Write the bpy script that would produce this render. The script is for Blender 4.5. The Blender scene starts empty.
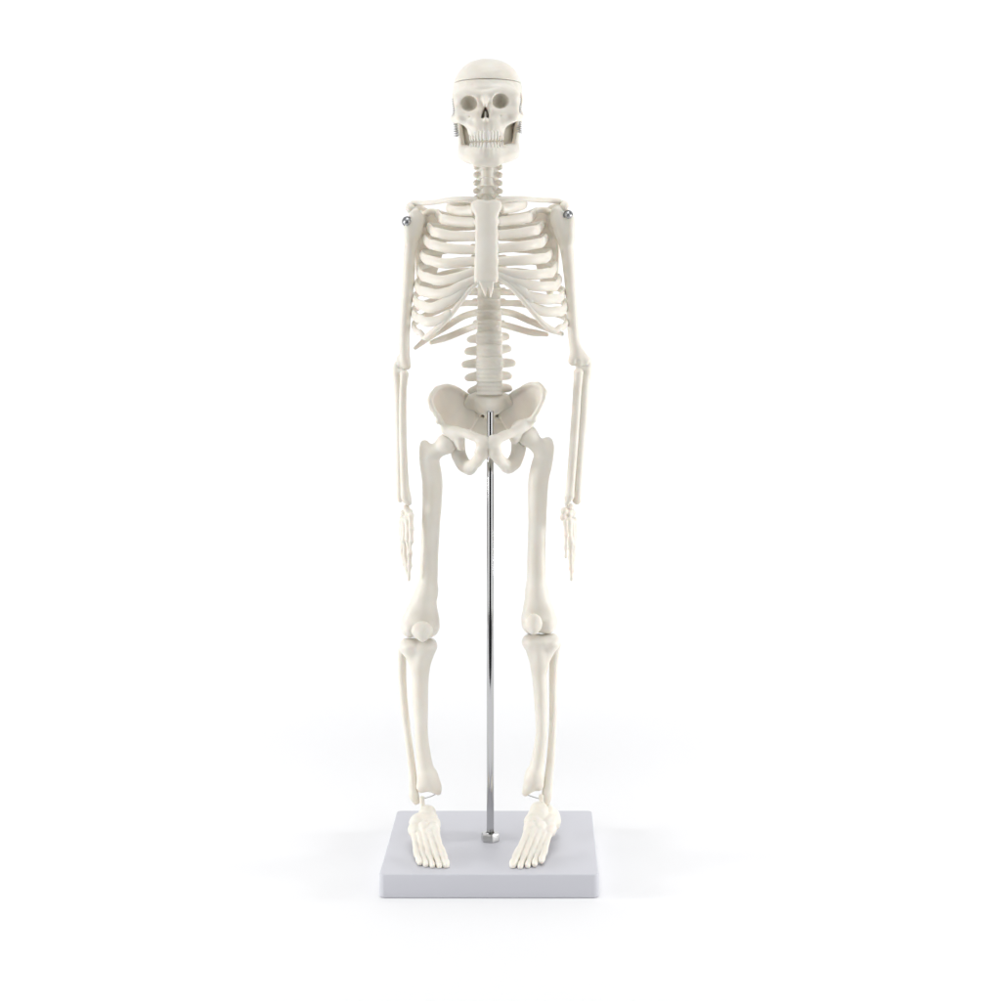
import bpy, bmesh, math, random, time
import numpy as np
from mathutils import Vector

T0 = time.time()
scene = bpy.context.scene
COL = scene.collection
PI = math.pi
rng = random.Random(4)

# ------------------------------------------------------------------ camera frame (cm)
BASE_T = 1.28            # thickness of the base plate; the floor is z = 0
F = 1711.0               # focal length in pixels of a 1001 px wide picture
D0 = 96.85               # camera distance of the rod (y = 0)
HX, HY = 537.0, 314.0    # where the optical axis meets the picture
CX = (HX - 490.3) * D0 / F
CZ = BASE_T + 29.8
CM = 0.01                # scene is in metres, shapes are written in cm

def P(px, py, Y):
    s = (D0 + Y) / F
    return np.array((CX + (px - HX) * s, Y, CZ - (py - HY) * s))

PX = D0 / F              # cm per pixel at the rod

# ------------------------------------------------------------------ materials
def new_mat(name):
    m = bpy.data.materials.new(name); m.use_nodes = True
    nt = m.node_tree
    return m, nt, nt.nodes['Principled BSDF']

def bone_mat(name, c1, c2, rough=0.42, bump=0.18, sss=0.4):
    m, nt, b = new_mat(name)
    tc = nt.nodes.new('ShaderNodeTexCoord')
    n1 = nt.nodes.new('ShaderNodeTexNoise'); n1.inputs['Scale'].default_value = 55; n1.inputs['Detail'].default_value = 5
    r = nt.nodes.new('ShaderNodeValToRGB')
    r.color_ramp.elements[0].position = .3; r.color_ramp.elements[0].color = (*c2, 1)
    r.color_ramp.elements[1].position = .65; r.color_ramp.elements[1].color = (*c1, 1)
    n2 = nt.nodes.new('ShaderNodeTexNoise'); n2.inputs['Scale'].default_value = 420; n2.inputs['Detail'].default_value = 4
    bp = nt.nodes.new('ShaderNodeBump'); bp.inputs['Strength'].default_value = bump; bp.inputs['Distance'].default_value = 0.0006
    rr = nt.nodes.new('ShaderNodeMapRange'); rr.inputs[3].default_value = rough - .07; rr.inputs[4].default_value = rough + .1
    L = nt.links.new
    L(tc.outputs['Object'], n1.inputs['Vector']); L(tc.outputs['Object'], n2.inputs['Vector'])
    L(n1.outputs['Fac'], r.inputs['Fac']); L(r.outputs['Color'], b.inputs['Base Color'])
    L(n2.outputs['Fac'], bp.inputs['Height']); L(bp.outputs['Normal'], b.inputs['Normal'])
    L(n1.outputs['Fac'], rr.inputs[0]); L(rr.outputs[0], b.inputs['Roughness'])
    b.inputs['Subsurface Weight'].default_value = sss
    b.inputs['Subsurface Radius'].default_value = (1.0, .65, .4)
    b.inputs['Subsurface Scale'].default_value = 0.0018
    b.inputs['IOR'].default_value = 1.45
    return m

BONE = bone_mat('bone_plastic', (.845, .812, .738), (.795, .75, .66))
TOOTH = bone_mat('tooth_plastic', (.84, .815, .755), (.81, .775, .70), rough=.33, bump=.05)

def metal_mat(name, col, rough):
    m, nt, b = new_mat(name)
    b.inputs['Base Color'].default_value = (*col, 1); b.inputs['Metallic'].default_value = 1
    tc = nt.nodes.new('ShaderNodeTexCoord'); n = nt.nodes.new('ShaderNodeTexNoise')
    n.inputs['Scale'].default_value = 300
    mp = nt.nodes.new('ShaderNodeMapRange'); mp.inputs[3].default_value = rough * .97; mp.inputs[4].default_value = rough * 1.03
    nt.links.new(tc.outputs['Object'], n.inputs['Vector']); nt.links.new(n.outputs['Fac'], mp.inputs[0])
    nt.links.new(mp.outputs[0], b.inputs['Roughness'])
    return m
CHROME = metal_mat('polished_steel', (.54, .54, .55), .10)
STEEL = metal_mat('zinc_steel', (.55, .55, .54), .28)

SCREWM = metal_mat('dull_screw_steel', (.42, .43, .44), .38)
BASEM, nt, b = new_mat('grey_lacquer')
b.inputs['Base Color'].default_value = (.59, .592, .633, 1); b.inputs['Roughness'].default_value = .5
n = nt.nodes.new('ShaderNodeTexNoise'); n.inputs['Scale'].default_value = 900; n.inputs['Detail'].default_value = 3
bp = nt.nodes.new('ShaderNodeBump'); bp.inputs['Strength'].default_value = .04; bp.inputs['Distance'].default_value = .0003
tc = nt.nodes.new('ShaderNodeTexCoord')
nt.links.new(tc.outputs['Object'], n.inputs['Vector']); nt.links.new(n.outputs['Fac'], bp.inputs['Height']); nt.links.new(bp.outputs['Normal'], b.inputs['Normal'])

PAPER, nt, b = new_mat('white_paper_sweep')
b.inputs['Base Color'].default_value = (.845, .845, .85, 1); b.inputs['Roughness'].default_value = .85
b.inputs['Specular IOR Level'].default_value = .1
n = nt.nodes.new('ShaderNodeTexNoise'); n.inputs['Scale'].default_value = 250
bp = nt.nodes.new('ShaderNodeBump'); bp.inputs['Strength'].default_value = .03; bp.inputs['Distance'].default_value = .0003
nt.links.new(n.outputs['Fac'], bp.inputs['Height']); nt.links.new(bp.outputs['Normal'], b.inputs['Normal'])

# ------------------------------------------------------------------ objects
def link_mesh(name, co, faces, mat, parent=None, smooth=True):
    """co in cm, world position; the object's origin sits at the mesh centre."""
    co = np.asarray(co, dtype=np.float64)
    c = (co.min(0) + co.max(0)) / 2
    me = bpy.data.meshes.new(name)
    v = ((co - c) * CM).astype(np.float32)
    if isinstance(faces, np.ndarray):
        me.vertices.add(len(v)); me.vertices.foreach_set('co', v.ravel())
        nf = len(faces)
        me.loops.add(nf * 4); me.loops.foreach_set('vertex_index', faces.astype(np.int32).ravel())
        me.polygons.add(nf); me.polygons.foreach_set('loop_start', np.arange(0, nf * 4, 4, dtype=np.int32))
        me.update(calc_edges=True)
    else:
        me.from_pydata([tuple(p) for p in v], [], faces); me.update()
    me.validate()
    me.polygons.foreach_set('use_smooth', [smooth] * len(me.polygons))
    me.materials.append(mat)
    o = bpy.data.objects.new(name, me); COL.objects.link(o)
    w = Vector(c * CM)
    if parent is not None:
        o.parent = parent
        pw = Vector((0, 0, 0)); q = parent
        while q is not None:
            pw += q.location; q = q.parent
        o.location = w - pw
    else:
        o.location = w
    return o

def empty(name, cm, label, cat):
    o = bpy.data.objects.new(name, None); COL.objects.link(o)
    o.location = Vector(cm) * CM; o.empty_display_size = .05
    o['label'] = label; o['category'] = cat
    return o

# ------------------------------------------------------------------ implicit shapes -> surface nets
def smin(a, b, k):
    if k <= 0: return np.minimum(a, b)
    h = np.clip(.5 + .5 * (b - a) / k, 0, 1)
    return b + (a - b) * h - k * h * (1 - h)
def smax(a, b, k):
    return -smin(-a, -b, k)

class Shape:
    def __init__(s, h=.055):
        s.h = h; s.prims = []; s.clips = []; s.noise = (0, 1); s.grow = .024
    def add(s, fn, lo, hi, k=.1, op='u'):
        s.prims.append((fn, np.asarray(lo, float), np.asarray(hi, float), k, op)); return s
    def cone(s, a, b, ra, rb, k=.1, op='u', sc=(1, 1, 1)):
        a = np.asarray(a, float); b = np.asarray(b, float); sc = np.asarray(sc, float); m = max(ra, rb)
        A = a / sc; B = b / sc; d = B - A; L = max(float(d @ d), 1e-9); ms = float(sc.min())
        def fn(x, y, z):
            x = x / sc[0] - A[0]; y = y / sc[1] - A[1]; z = z / sc[2] - A[2]
            t = np.clip((x * d[0] + y * d[1] + z * d[2]) / L, 0, 1)
            return (np.sqrt((x - t * d[0]) ** 2 + (y - t * d[1]) ** 2 + (z - t * d[2]) ** 2) - (ra + (rb - ra) * t)) * ms
        return s.add(fn, np.minimum(a, b) - m * sc, np.maximum(a, b) + m * sc, k, op)
    def chain(s, pts, k=.1, op='u', sc=(1, 1, 1)):
        """pts: (px, py, Y, radius in px)"""
        q = np.array([(*P(*p[:3]), p[3] * PX) for p in pts])
        if len(q) > 2:                      # smooth the run of the bone and of its thickness
            e = np.vstack([2 * q[0] - q[1], q, 2 * q[-1] - q[-2]]); out = []
            for i in range(1, len(e) - 2):
                for t in (0, .25, .5, .75):
                    A, B, C_, D = e[i - 1], e[i], e[i + 1], e[i + 2]
                    out.append(.5 * (2 * B + (C_ - A) * t + (2 * A - 5 * B + 4 * C_ - D) * t * t + (3 * B - A - 3 * C_ + D) * t ** 3))
            q = np.array(out + [q[-1]])
            q[:, 3] = np.maximum(q[:, 3], .02)
        sub = Shape(); sc = np.asarray(sc, float)
        for a, b_ in zip(q, q[1:]):
            sub.cone(a[:3], b_[:3], a[3], b_[3], 0, 'u', sc)
        fns = [p[0] for p in sub.prims]
        los = np.array([p[1] for p in sub.prims]); his = np.array([p[2] for p in sub.prims])
        def fn(x, y, z):
            V = np.full(np.broadcast_shapes(x.shape, y.shape, z.shape), 1.0, np.float32)
            m = k + .3
            for f, l, g in zip(fns, los, his):          # each short piece only near itself
                ix = slice(*np.searchsorted(x.ravel(), (l[0] - m, g[0] + m))); iy = slice(*np.searchsorted(y.ravel(), (l[1] - m, g[1] + m))); iz = slice(*np.searchsorted(z.ravel(), (l[2] - m, g[2] + m)))
                w = V[ix, iy, iz]
                if w.size: np.minimum(w, f(x[ix], y[:, iy], z[:, :, iz]), out=w, casting='unsafe')
            return V
        return s.add(fn, los.min(0), his.max(0), k, op)
    def ball(s, c, r, k=.1, op='u'):
        return s.ell(c, (r, r, r), k, op)
    def ell(s, c, r, k=.1, op='u', p=2.0):
        c = np.asarray(c, float); r = np.asarray(r, float)
        def fn(x, y, z):
            x = np.abs(x - c[0]) / r[0]; y = np.abs(y - c[1]) / r[1]; z = np.abs(z - c[2]) / r[2]
            if p == 2.0:
                k0 = np.sqrt(x * x + y * y + z * z)
                k1 = np.sqrt((x / r[0]) ** 2 + (y / r[1]) ** 2 + (z / r[2]) ** 2)
                return k0 * (k0 - 1) / np.maximum(k1, 1e-6)
            k0 = (x ** p + y ** p + z ** p) ** (1 / p)
            return (k0 - 1) * float(r.min())
        return s.add(fn, c - r, c + r, k, op)
    def plate(s, poly, ys, t, rnd=.08, k=.1, op='u', ymean=0.0):
        """poly: pixel outline; ys: function (x, z) -> y of the middle surface; t half thickness"""
        pts = np.array([P(a, b, ymean)[[0, 2]] for a, b in poly])
        def fn(x, y, z):
            X = x[:, 0, :]; Z = z[:, 0, :] if z.shape[0] == x.shape[0] else np.broadcast_to(z[:, 0, :], (x.shape[0], z.shape[2]))
            X = np.broadcast_to(X, Z.shape)
            d = np.full(Z.shape, 1e9); sg = np.ones(Z.shape)
            n = len(pts)
            for i in range(n):
                a = pts[i]; bq = pts[i - 1]; e = bq - a
                wx = X - a[0]; wz = Z - a[1]
                tt = np.clip((wx * e[0] + wz * e[1]) / max(e @ e, 1e-9), 0, 1)
                d = np.minimum(d, (wx - tt * e[0]) ** 2 + (wz - tt * e[1]) ** 2)
                c1 = Z >= a[1]; c2 = Z < bq[1]; c3 = e[0] * wz > e[1] * wx
                sg = np.where((c1 & c2 & c3) | (~c1 & ~c2 & ~c3), -sg, sg)
            d2 = (sg * np.sqrt(d))[:, None, :] + rnd
            q = np.abs(y - ys(x, z)) - t + rnd
            return np.sqrt(np.maximum(d2, 0) ** 2 + np.maximum(q, 0) ** 2) + np.minimum(np.maximum(d2, q), 0) - rnd
        lo = pts.min(0); hi = pts.max(0)
        xs = np.linspace(lo[0], hi[0], 9)[:, None]; zs = np.linspace(lo[1], hi[1], 9)[None, :]
        yv = np.broadcast_to(ys(xs, zs), (9, 9))
        return s.add(fn, (lo[0], yv.min() - t, lo[1]), (hi[0], yv.max() + t, hi[1]), k, op)
    def clip(s, fn):
        s.clips.append(fn); return s
    def build(s, name, mat, parent):
        h = s.h
        u = [p for p in s.prims if p[4] == 'u']
        lo = np.min([p[1] for p in u], 0) - 3 * h - .06; hi = np.max([p[2] for p in u], 0) + 3 * h + .06
        n = np.ceil((hi - lo) / h).astype(int) + 1
        ax = [(lo[i] + h * np.arange(n[i])).astype(np.float32) for i in range(3)]
        V = np.full(tuple(n), 1.0, np.float32)
        for fn, l, g, k, op in s.prims:
            m = k + 3 * h
            i0 = np.maximum(np.floor((l - m - lo) / h).astype(int), 0)
            i1 = np.minimum(np.ceil((g + m - lo) / h).astype(int) + 1, n)
            if (i1 <= i0).any(): continue
            sl = tuple(slice(i0[i], i1[i]) for i in range(3))
            x = ax[0][sl[0]][:, None, None]; y = ax[1][sl[1]][None, :, None]; z = ax[2][sl[2]][None, None, :]
            d = fn(x, y, z)
            V[sl] = smin(V[sl], d, k) if op == 'u' else smax(V[sl], -d, k)
        V -= s.grow
        x = ax[0][:, None, None]; y = ax[1][None, :, None]; z = ax[2][None, None, :]
        amp, fr = s.noise
        if amp:
            w = 2 * PI * fr
            V += (amp * (np.sin(w * x + 1.3 + 1.7 * np.sin(w * .6 * z)) * np.sin(w * .9 * z + .7 + np.sin(w * .7 * y)) * np.sin(w * .8 * y + 2.1 + np.sin(w * .5 * x)))).astype(np.float32)
        for c in s.clips:
            V = np.maximum(V, c(x, y, z))
        co, fa = surface_nets(V, lo, h)
        return link_mesh(name, co, fa, mat, parent)

def surface_nets(V, lo, h):
    S = V < 0
    nx, ny, nz = V.shape
    cnt = np.zeros((nx - 1, ny - 1, nz - 1), np.int8)
    for i in (0, 1):
        for j in (0, 1):
            for k in (0, 1):
                cnt += S[i:nx - 1 + i, j:ny - 1 + j, k:nz - 1 + k]
    act = (cnt > 0) & (cnt < 8)
    ci, cj, ck = np.nonzero(act)
    idx = np.full(act.shape, -1, np.int64); idx[ci, cj, ck] = np.arange(len(ci))
    acc = np.zeros((len(ci), 3)); num = np.zeros(len(ci))
    corners = [(i, j, k) for i in (0, 1) for j in (0, 1) for k in (0, 1)]
    val = {c: V[ci + c[0], cj + c[1], ck + c[2]].astype(np.float64) for c in corners}
    for a in corners:
        for axis in range(3):
            if a[axis]: continue
            bq = list(a); bq[axis] = 1; bq = tuple(bq)
            va, vb = val[a], val[bq]
            m = (va < 0) != (vb < 0)
            t = np.where(m, va / np.where(m, va - vb, 1), 0)
            p = np.array(a, float)[None, :].repeat(len(ci), 0); p[:, axis] = t
            acc += p * m[:, None]; num += m
    co = np.stack([ci, cj, ck], 1) + acc / num[:, None]
    quads = []
    for axis in range(3):
        A = [slice(None)] * 3; B = [slice(None)] * 3
        A[axis] = slice(0, -1); B[axis] = slice(1, None)
        e = S[tuple(A)] != S[tuple(B)]
        o1, o2 = (axis + 1) % 3, (axis + 2) % 3
        I = list(np.nonzero(e))
        ok = (I[o1] >= 1) & (I[o2] >= 1) & (I[o1] < act.shape[o1]) & (I[o2] < act.shape[o2])
        I = [q[ok] for q in I]
        def cell(d1, d2):
            J = list(I); J[o1] = I[o1] - d1; J[o2] = I[o2] - d2
            return idx[J[0], J[1], J[2]]
        q = np.stack([cell(1, 1), cell(0, 1), cell(0, 0), cell(1, 0)], 1)
        ins = S[I[0], I[1], I[2]]
        q[~ins] = q[~ins][:, ::-1]
        quads.append(q)
    fa = np.concatenate(quads)
    # one gentle relaxation takes the grid steps off
    nb = np.zeros_like(co); c = np.zeros(len(co))
    for a in range(4):
        i, j = fa[:, a], fa[:, (a + 1) % 4]
        for d in range(3):
            nb[:, d] += np.bincount(i, co[j, d], len(co)) + np.bincount(j, co[i, d], len(co))
        c += np.bincount(i, minlength=len(co)) + np.bincount(j, minlength=len(co))
    co = .6 * co + .4 * nb / c[:, None]
    return co * h + np.asarray(lo), fa

# ------------------------------------------------------------------ tubes
def spline(pts, n):
    """centripetal Catmull-Rom through pts, n samples evenly spread over the length"""
    p = np.asarray(pts, float)
    q = np.vstack([2 * p[0] - p[1], p, 2 * p[-1] - p[-2]])
    k = np.concatenate([[0], np.cumsum(np.sqrt(np.linalg.norm(np.diff(q, axis=0), axis=1)))])
    out = []
    for i in range(1, len(q) - 2):
        for t in np.linspace(k[i], k[i + 1], 24, endpoint=(i == len(q) - 3)):
            f = lambda a, b_, u, v: ((v - t) * a + (t - u) * b_) / (v - u)
            a1 = f(q[i - 1], q[i], k[i - 1], k[i]); a2 = f(q[i], q[i + 1], k[i], k[i + 1]); a3 = f(q[i + 1], q[i + 2], k[i + 1], k[i + 2])
            b1 = f(a1, a2, k[i - 1], k[i + 1]); b2 = f(a2, a3, k[i], k[i + 2])
            out.append(f(b1, b2, k[i], k[i + 1]))
    out = np.array(out)
    L = np.concatenate([[0], np.cumsum(np.linalg.norm(np.diff(out, axis=0), axis=1))])
    u = np.linspace(0, L[-1], n)
    return np.stack([np.interp(u, L, out[:, c]) for c in range(3)], 1)

def tube(name, path, wid, thk, mat, parent, sides=16, up=(0, 0, 1), wob=0.0):
    """flattened bar along path; wid / thk half sizes (along up / across), rounded ends"""
    path = np.asarray(path, float); n = len(path)
    wid = np.broadcast_to(wid, (n,)).astype(float); thk = np.broadcast_to(thk, (n,)).astype(float)
    tan = np.gradient(path, axis=0); tan /= np.linalg.norm(tan, axis=1)[:, None]
    rings = []; up = np.asarray(up, float)
    ang = np.linspace(0, 2 * PI, sides, endpoint=False)
    def ring(c, t, w, h):
        s = np.cross(t, up); s /= max(np.linalg.norm(s), 1e-6); u = np.cross(s, t)
        return c + np.cos(ang)[:, None] * s * h + np.sin(ang)[:, None] * u * w
    e = (1.0, .8, .45)
    m0 = min(wid[0], thk[0]); m1 = min(wid[-1], thk[-1])
    for f in (.97, .8, .45):
        g = math.sqrt(max(1 - f * f, 0.02)); rings.append(ring(path[0] - tan[0] * m0 * f, tan[0], wid[0] * g, thk[0] * g))
    for i in range(n):
        k = 1 + wob * math.sin(i * .9 + path[0][2] * 3)
        rings.append(ring(path[i], tan[i], wid[i] * k, thk[i]))
    for f in (.45, .8, .97):
        g = math.sqrt(max(1 - f * f, 0.02)); rings.append(ring(path[-1] + tan[-1] * m1 * f, tan[-1], wid[-1] * g, thk[-1] * g))
    co = np.vstack(rings); R = len(rings); fs = []
    for i in range(R - 1):
        for j in range(sides):
            a = i * sides + j; b_ = i * sides + (j + 1) % sides
            fs.append((a, b_, b_ + sides, a + sides))
    fs.append(tuple(range(sides))[::-1]); fs.append(tuple(range((R - 1) * sides, R * sides)))
    # flip if inside out
    return link_mesh(name, co, [f[::-1] for f in fs], mat, parent)

def lathe(name, prof, c, axis, mat, parent, sides=40, hexn=None):
    """prof: (radius, height along axis) in cm"""
    axis = np.asarray(axis, float); axis /= np.linalg.norm(axis)
    a = np.array((0, 0, 1.)) if abs(axis[2]) < .9 else np.array((1., 0, 0))
    u = np.cross(axis, a); u /= np.linalg.norm(u); v = np.cross(axis, u)
    co = []; fs = []
    for r, hh in prof:
        for j in range(sides):
            t = 2 * PI * j / sides
            co.append(np.asarray(c) + axis * hh + (u * math.cos(t) + v * math.sin(t)) * r)
    for i in range(len(prof) - 1):
        for j in range(sides):
            p = i * sides + j; q = i * sides + (j + 1) % sides
            fs.append((p, q, q + sides, p + sides))
    fs.append(tuple(range(sides))[::-1]); fs.append(tuple(range((len(prof) - 1) * sides, len(prof) * sides)))
    return link_mesh(name, co, fs, mat, parent)

def edge_split_auto(o, deg=40):
    me = o.data
    bm = bmesh.new(); bm.from_mesh(me); bmesh.ops.recalc_face_normals(bm, faces=bm.faces[:])
    for e in bm.edges:
        if len(e.link_faces) == 2 and e.calc_face_angle(0) > math.radians(deg): e.smooth = False
    bm.to_mesh(me); bm.free()

# ================================================================== THE SKELETON
SK = empty('skeleton_model', (0, -1.5, BASE_T), 'cream plastic human skeleton model standing upright in front of its steel rod', 'skeleton')

# ---------------------------------------------------------------- skull
CUT = 44.15
def skull_shape():
    s = Shape(.05); s.noise = (.012, 1.1)
    s.ell(P(487.7, 97, .7), (1.97, 2.5, 2.08), 0, p=2.28)                   # brain case
    s.ell(P(487.5, 120, 1.1), (1.55, 1.8, .95), .3)                        # skull base
    s.ell(P(487.3, 133, 1.05), (1.52, 1.25, 1.2), .08, p=2.6)
    s.ell(P(486.6, 104, -1.0), (1.62, 1.0, 1.0), .25, p=2.4)               # upper face
    s.ell(P(486.3, 127, -1.25), (1.02, 1.12, .76), .25, p=2.6)              # upper jaw
    s.ell(P(487.3, 98, -.68), (1.72, 1.22, .68), .4, p=2.3)               # forehead
    for pts in (((462, 97, -1.5, 3.5), (469, 93.5, -1.75, 3.4), (478, 96, -1.9, 3.2)),
                ((512, 95, -1.5, 3.5), (502, 91, -1.75, 3.4), (492, 95, -1.9, 3.2)),
                ((460, 98, -1.5, 3.6), (459.5, 107, -1.4, 3.4), (461, 115, -1.6, 4.5)),
                ((513.5, 96, -1.5, 3.6), (514.5, 105, -1.4, 3.4), (513, 114, -1.6, 4.5)),
                ((461, 115, -1.6, 4.5), (471, 114.5, -1.9, 3.5), (478, 112, -2.1, 3)),
                ((513, 114, -1.6, 4.5), (502, 112.5, -1.9, 3.5), (493, 111, -2.1, 3))):
        s.chain(pts, .3)
    # cheek bones running back as the arches
    s.chain(((461, 117, -1.5, 5), (455.5, 119, -.7, 4.2), (454.5, 117, .3, 3), (456, 114, 1.2, 3)), .12)
    s.chain(((513, 116, -1.5, 5), (518.5, 117, -.7, 4.2), (520, 115, .3, 3), (519, 112, 1.2, 3)), .12)
    s.chain(((463, 119, -1.55, 4.5), (470, 124, -1.7, 4)), .2); s.chain(((511, 118, -1.55, 4.5), (503, 123, -1.7, 4)), .2)
    # temples hollowed behind the eye rims
    s.ell(P(453.2, 106, -.6), (.34, .6, .66), .08, 's'); s.ell(P(520.4, 104, -.62), (.34, .6, .66), .08, 's')
    s.ell(P(464.2, 118.5, -2.2), (.3, .34, .16), .15, 's'); s.ell(P(509, 117.5, -2.2), (.24, .3, .14), .15, 's')
    # eye sockets
    s.ell(P(469.0, 103.4, -1.95), (.49, .80, .455), .05, 's'); s.ell(P(500.2, 101.0, -1.95), (.47, .86, .445), .05, 's')
    # canine hollows under the cheeks
    s.ell(P(470.5, 121, -2.35), (.22, .3, .2), .15, 's'); s.ell(P(502, 119.5, -2.35), (.22, .3, .2), .15, 's')
    for q in ((469.6, 116.5), (500.3, 115.5)): s.ell(P(*q, -2.1), (.07, .35, .07), .03, 's')
    # nose: bridge, opening, spine
    s.chain(((485.3, 95, -1.95, 2.6), (485.2, 101, -2.3, 2.0), (485.2, 105, -2.55, 1.8)), .2)
    s.plate([(485.2, 104.5), (482.6, 110), (480.9, 115), (480.6, 118.4), (483.5, 119.2), (485.3, 117.0), (487.3, 119.0), (489.6, 118.0), (489.0, 114), (487.4, 109)],
            lambda x, z: -2.3 + 0 * x, 1.0, .04, .05, 's', -2.2)
    s.chain(((485.4, 112, -1.9, .7), (485.4, 120, -2.15, 1.0)), .03)
    s.chain(((485.5, 121, -2.15, 2.2), (485.6, 118.8, -2.5, 1.2)), .12)
    # tooth roots
    for i in range(10):
        f = math.radians(-62 + i * 124 / 9)
        x = 486.4 + 16 * math.sin(f); y = -1.2 - 1.2 * math.cos(f)
        s.chain(((x, 124, y + .1, 1.2), (x, 134, y - .02, 2.0)), .05)
    # ear bumps (mastoid)
    s.chain(((457.5, 122, 1.5, 4), (459, 133, 1.4, 2.6)), .2); s.chain(((518, 120, 1.5, 4), (517, 131, 1.4, 2.6)), .2)
    return s
SKULL = skull_shape().clip(lambda x, y, z: (z - (CUT - .014)) + 0 * x + 0 * y).build('skull', BONE, SK)
cap = Shape(.05); cap.noise = (.012, 1.1)
cap.ell(P(487.7, 97, .7), (1.99, 2.52, 2.1), 0, p=2.28)
CAP = cap.clip(lambda x, y, z: (CUT + .014 - z) + 0 * x + 0 * y).build('skull_cap', BONE, SK)

def teeth(py, half, tilt, parent, wf=.47, kk=.006):
    s = Shape(.028); s.grow = .004
    W = [4.6, 4.6, 3.9, 3.5, 3.3, 3.9, 3.9, 3.3, 3.5, 3.9, 4.6, 4.6]
    tot = sum(W); acc = 0
    for w in W:
        t = (acc + w / 2) / tot; acc += w
        f = math.radians(-80 + 160 * t)
        x = 486.6 + 16.6 * math.sin(f); y = -1.2 - 1.29 * math.cos(f)
        yy = py + tilt * (x - 486.6)
        s.ell(P(x, yy, y), (w * wf * PX * max(abs(math.cos(f)), .55), .13, half * PX), kk, p=2.6)
    return s.build('teeth', TOOTH, parent)
teeth(135.8, 4.9, -.035, SKULL, .50, .02)

j = Shape(.05); j.noise = (.01, 1.2)
j.chain(((463.5, 153.5, .1, 4.6), (467.5, 155.5, -1.0, 5.2), (475.5, 157.5, -1.95, 5.8), (486, 158.6, -2.22, 6.2), (497, 157.5, -1.95, 5.8), (510, 154.5, -1.0, 5.2), (513.8, 152, .1, 4.6)), .15)
j.chain(((478, 160.5, -2.1, 5), (495, 160, -2.1, 5)), .3)
j.chain(((463.4, 155.5, 0, 3.6), (470, 158.6, -1.2, 3.8), (480, 161, -2.0, 3.6)), .3); j.chain(((514, 153.5, 0, 3.6), (506.5, 157, -1.2, 3.8), (495, 160.6, -2.0, 3.6)), .3)
j.chain(((461.8, 149.5, .3, 3.6), (466, 150, -.6, 4.6), (472, 151, -1.5, 4.4)), .15); j.chain(((515.4, 147.5, .3, 3.8), (511, 148.5, -.6, 4.8), (502, 150, -1.5, 4.4)), .15)
arc = [(486.6 + 15.6 * math.sin(f), 151.5, -1.15 - 1.18 * math.cos(f), 4.6) for f in np.radians(np.linspace(-85, 85, 9))]
j.chain(arc, .15)
for sx, top in ((1, 0), (-1, 0)):
    X = (lambda q: q) if sx == 1 else (lambda q: 977.4 - q)
    dy = 0 if sx == 1 else -2
    j.chain(((X(462.6), 153 + dy, .1, 6), (X(461.3), 140 + dy, .25, 5.6), (X(460), 128 + dy, .5, 5)), .15, sc=(.5, 1.5, 1))
    j.chain(((X(459.8), 130 + dy, .0, 4), (X(459.6), 122 + dy, -.35, 2.6)), .12, sc=(.5, 1.2, 1))
    j.chain(((X(459.5), 130 + dy, .7, 4), (X(459.2), 121 + dy, .95, 3.6)), .12, sc=(.6, 1, 1))
for i in range(10):
    f = math.radians(-60 + i * 120 / 9)
    x = 486.6 + 16.2 * math.sin(f); y = -1.15 - 1.2 * math.cos(f)
    j.chain(((x, 149, y - .18, 1.9), (x, 158, y - .14, 1.0)), .05)
JAW = j.build('jaw', BONE, SK)
teeth(148.0, 5.6, -.03, JAW)

for top, bot in (((454.4, 98, -.5), (456.6, 137, -.1)), ((518.6, 97, -.55), (519, 133, -.2))):
    a, b_ = P(*top), P(*bot); ax = (b_ - a) / np.linalg.norm(b_ - a)
    u = np.cross(ax, (0, 1, 0)); u /= np.linalg.norm(u); v = np.cross(ax, u)
    N = 17; pts = []
    for i in range(N * 14 + 1):
        t = i / (N * 14); an = 2 * PI * N * t
        pts.append(a + (b_ - a) * t + (u * math.cos(an) + v * math.sin(an)) * .13)
    tube('jaw_spring', pts, .032, .032, STEEL, SKULL, 7, up=ax)

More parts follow.
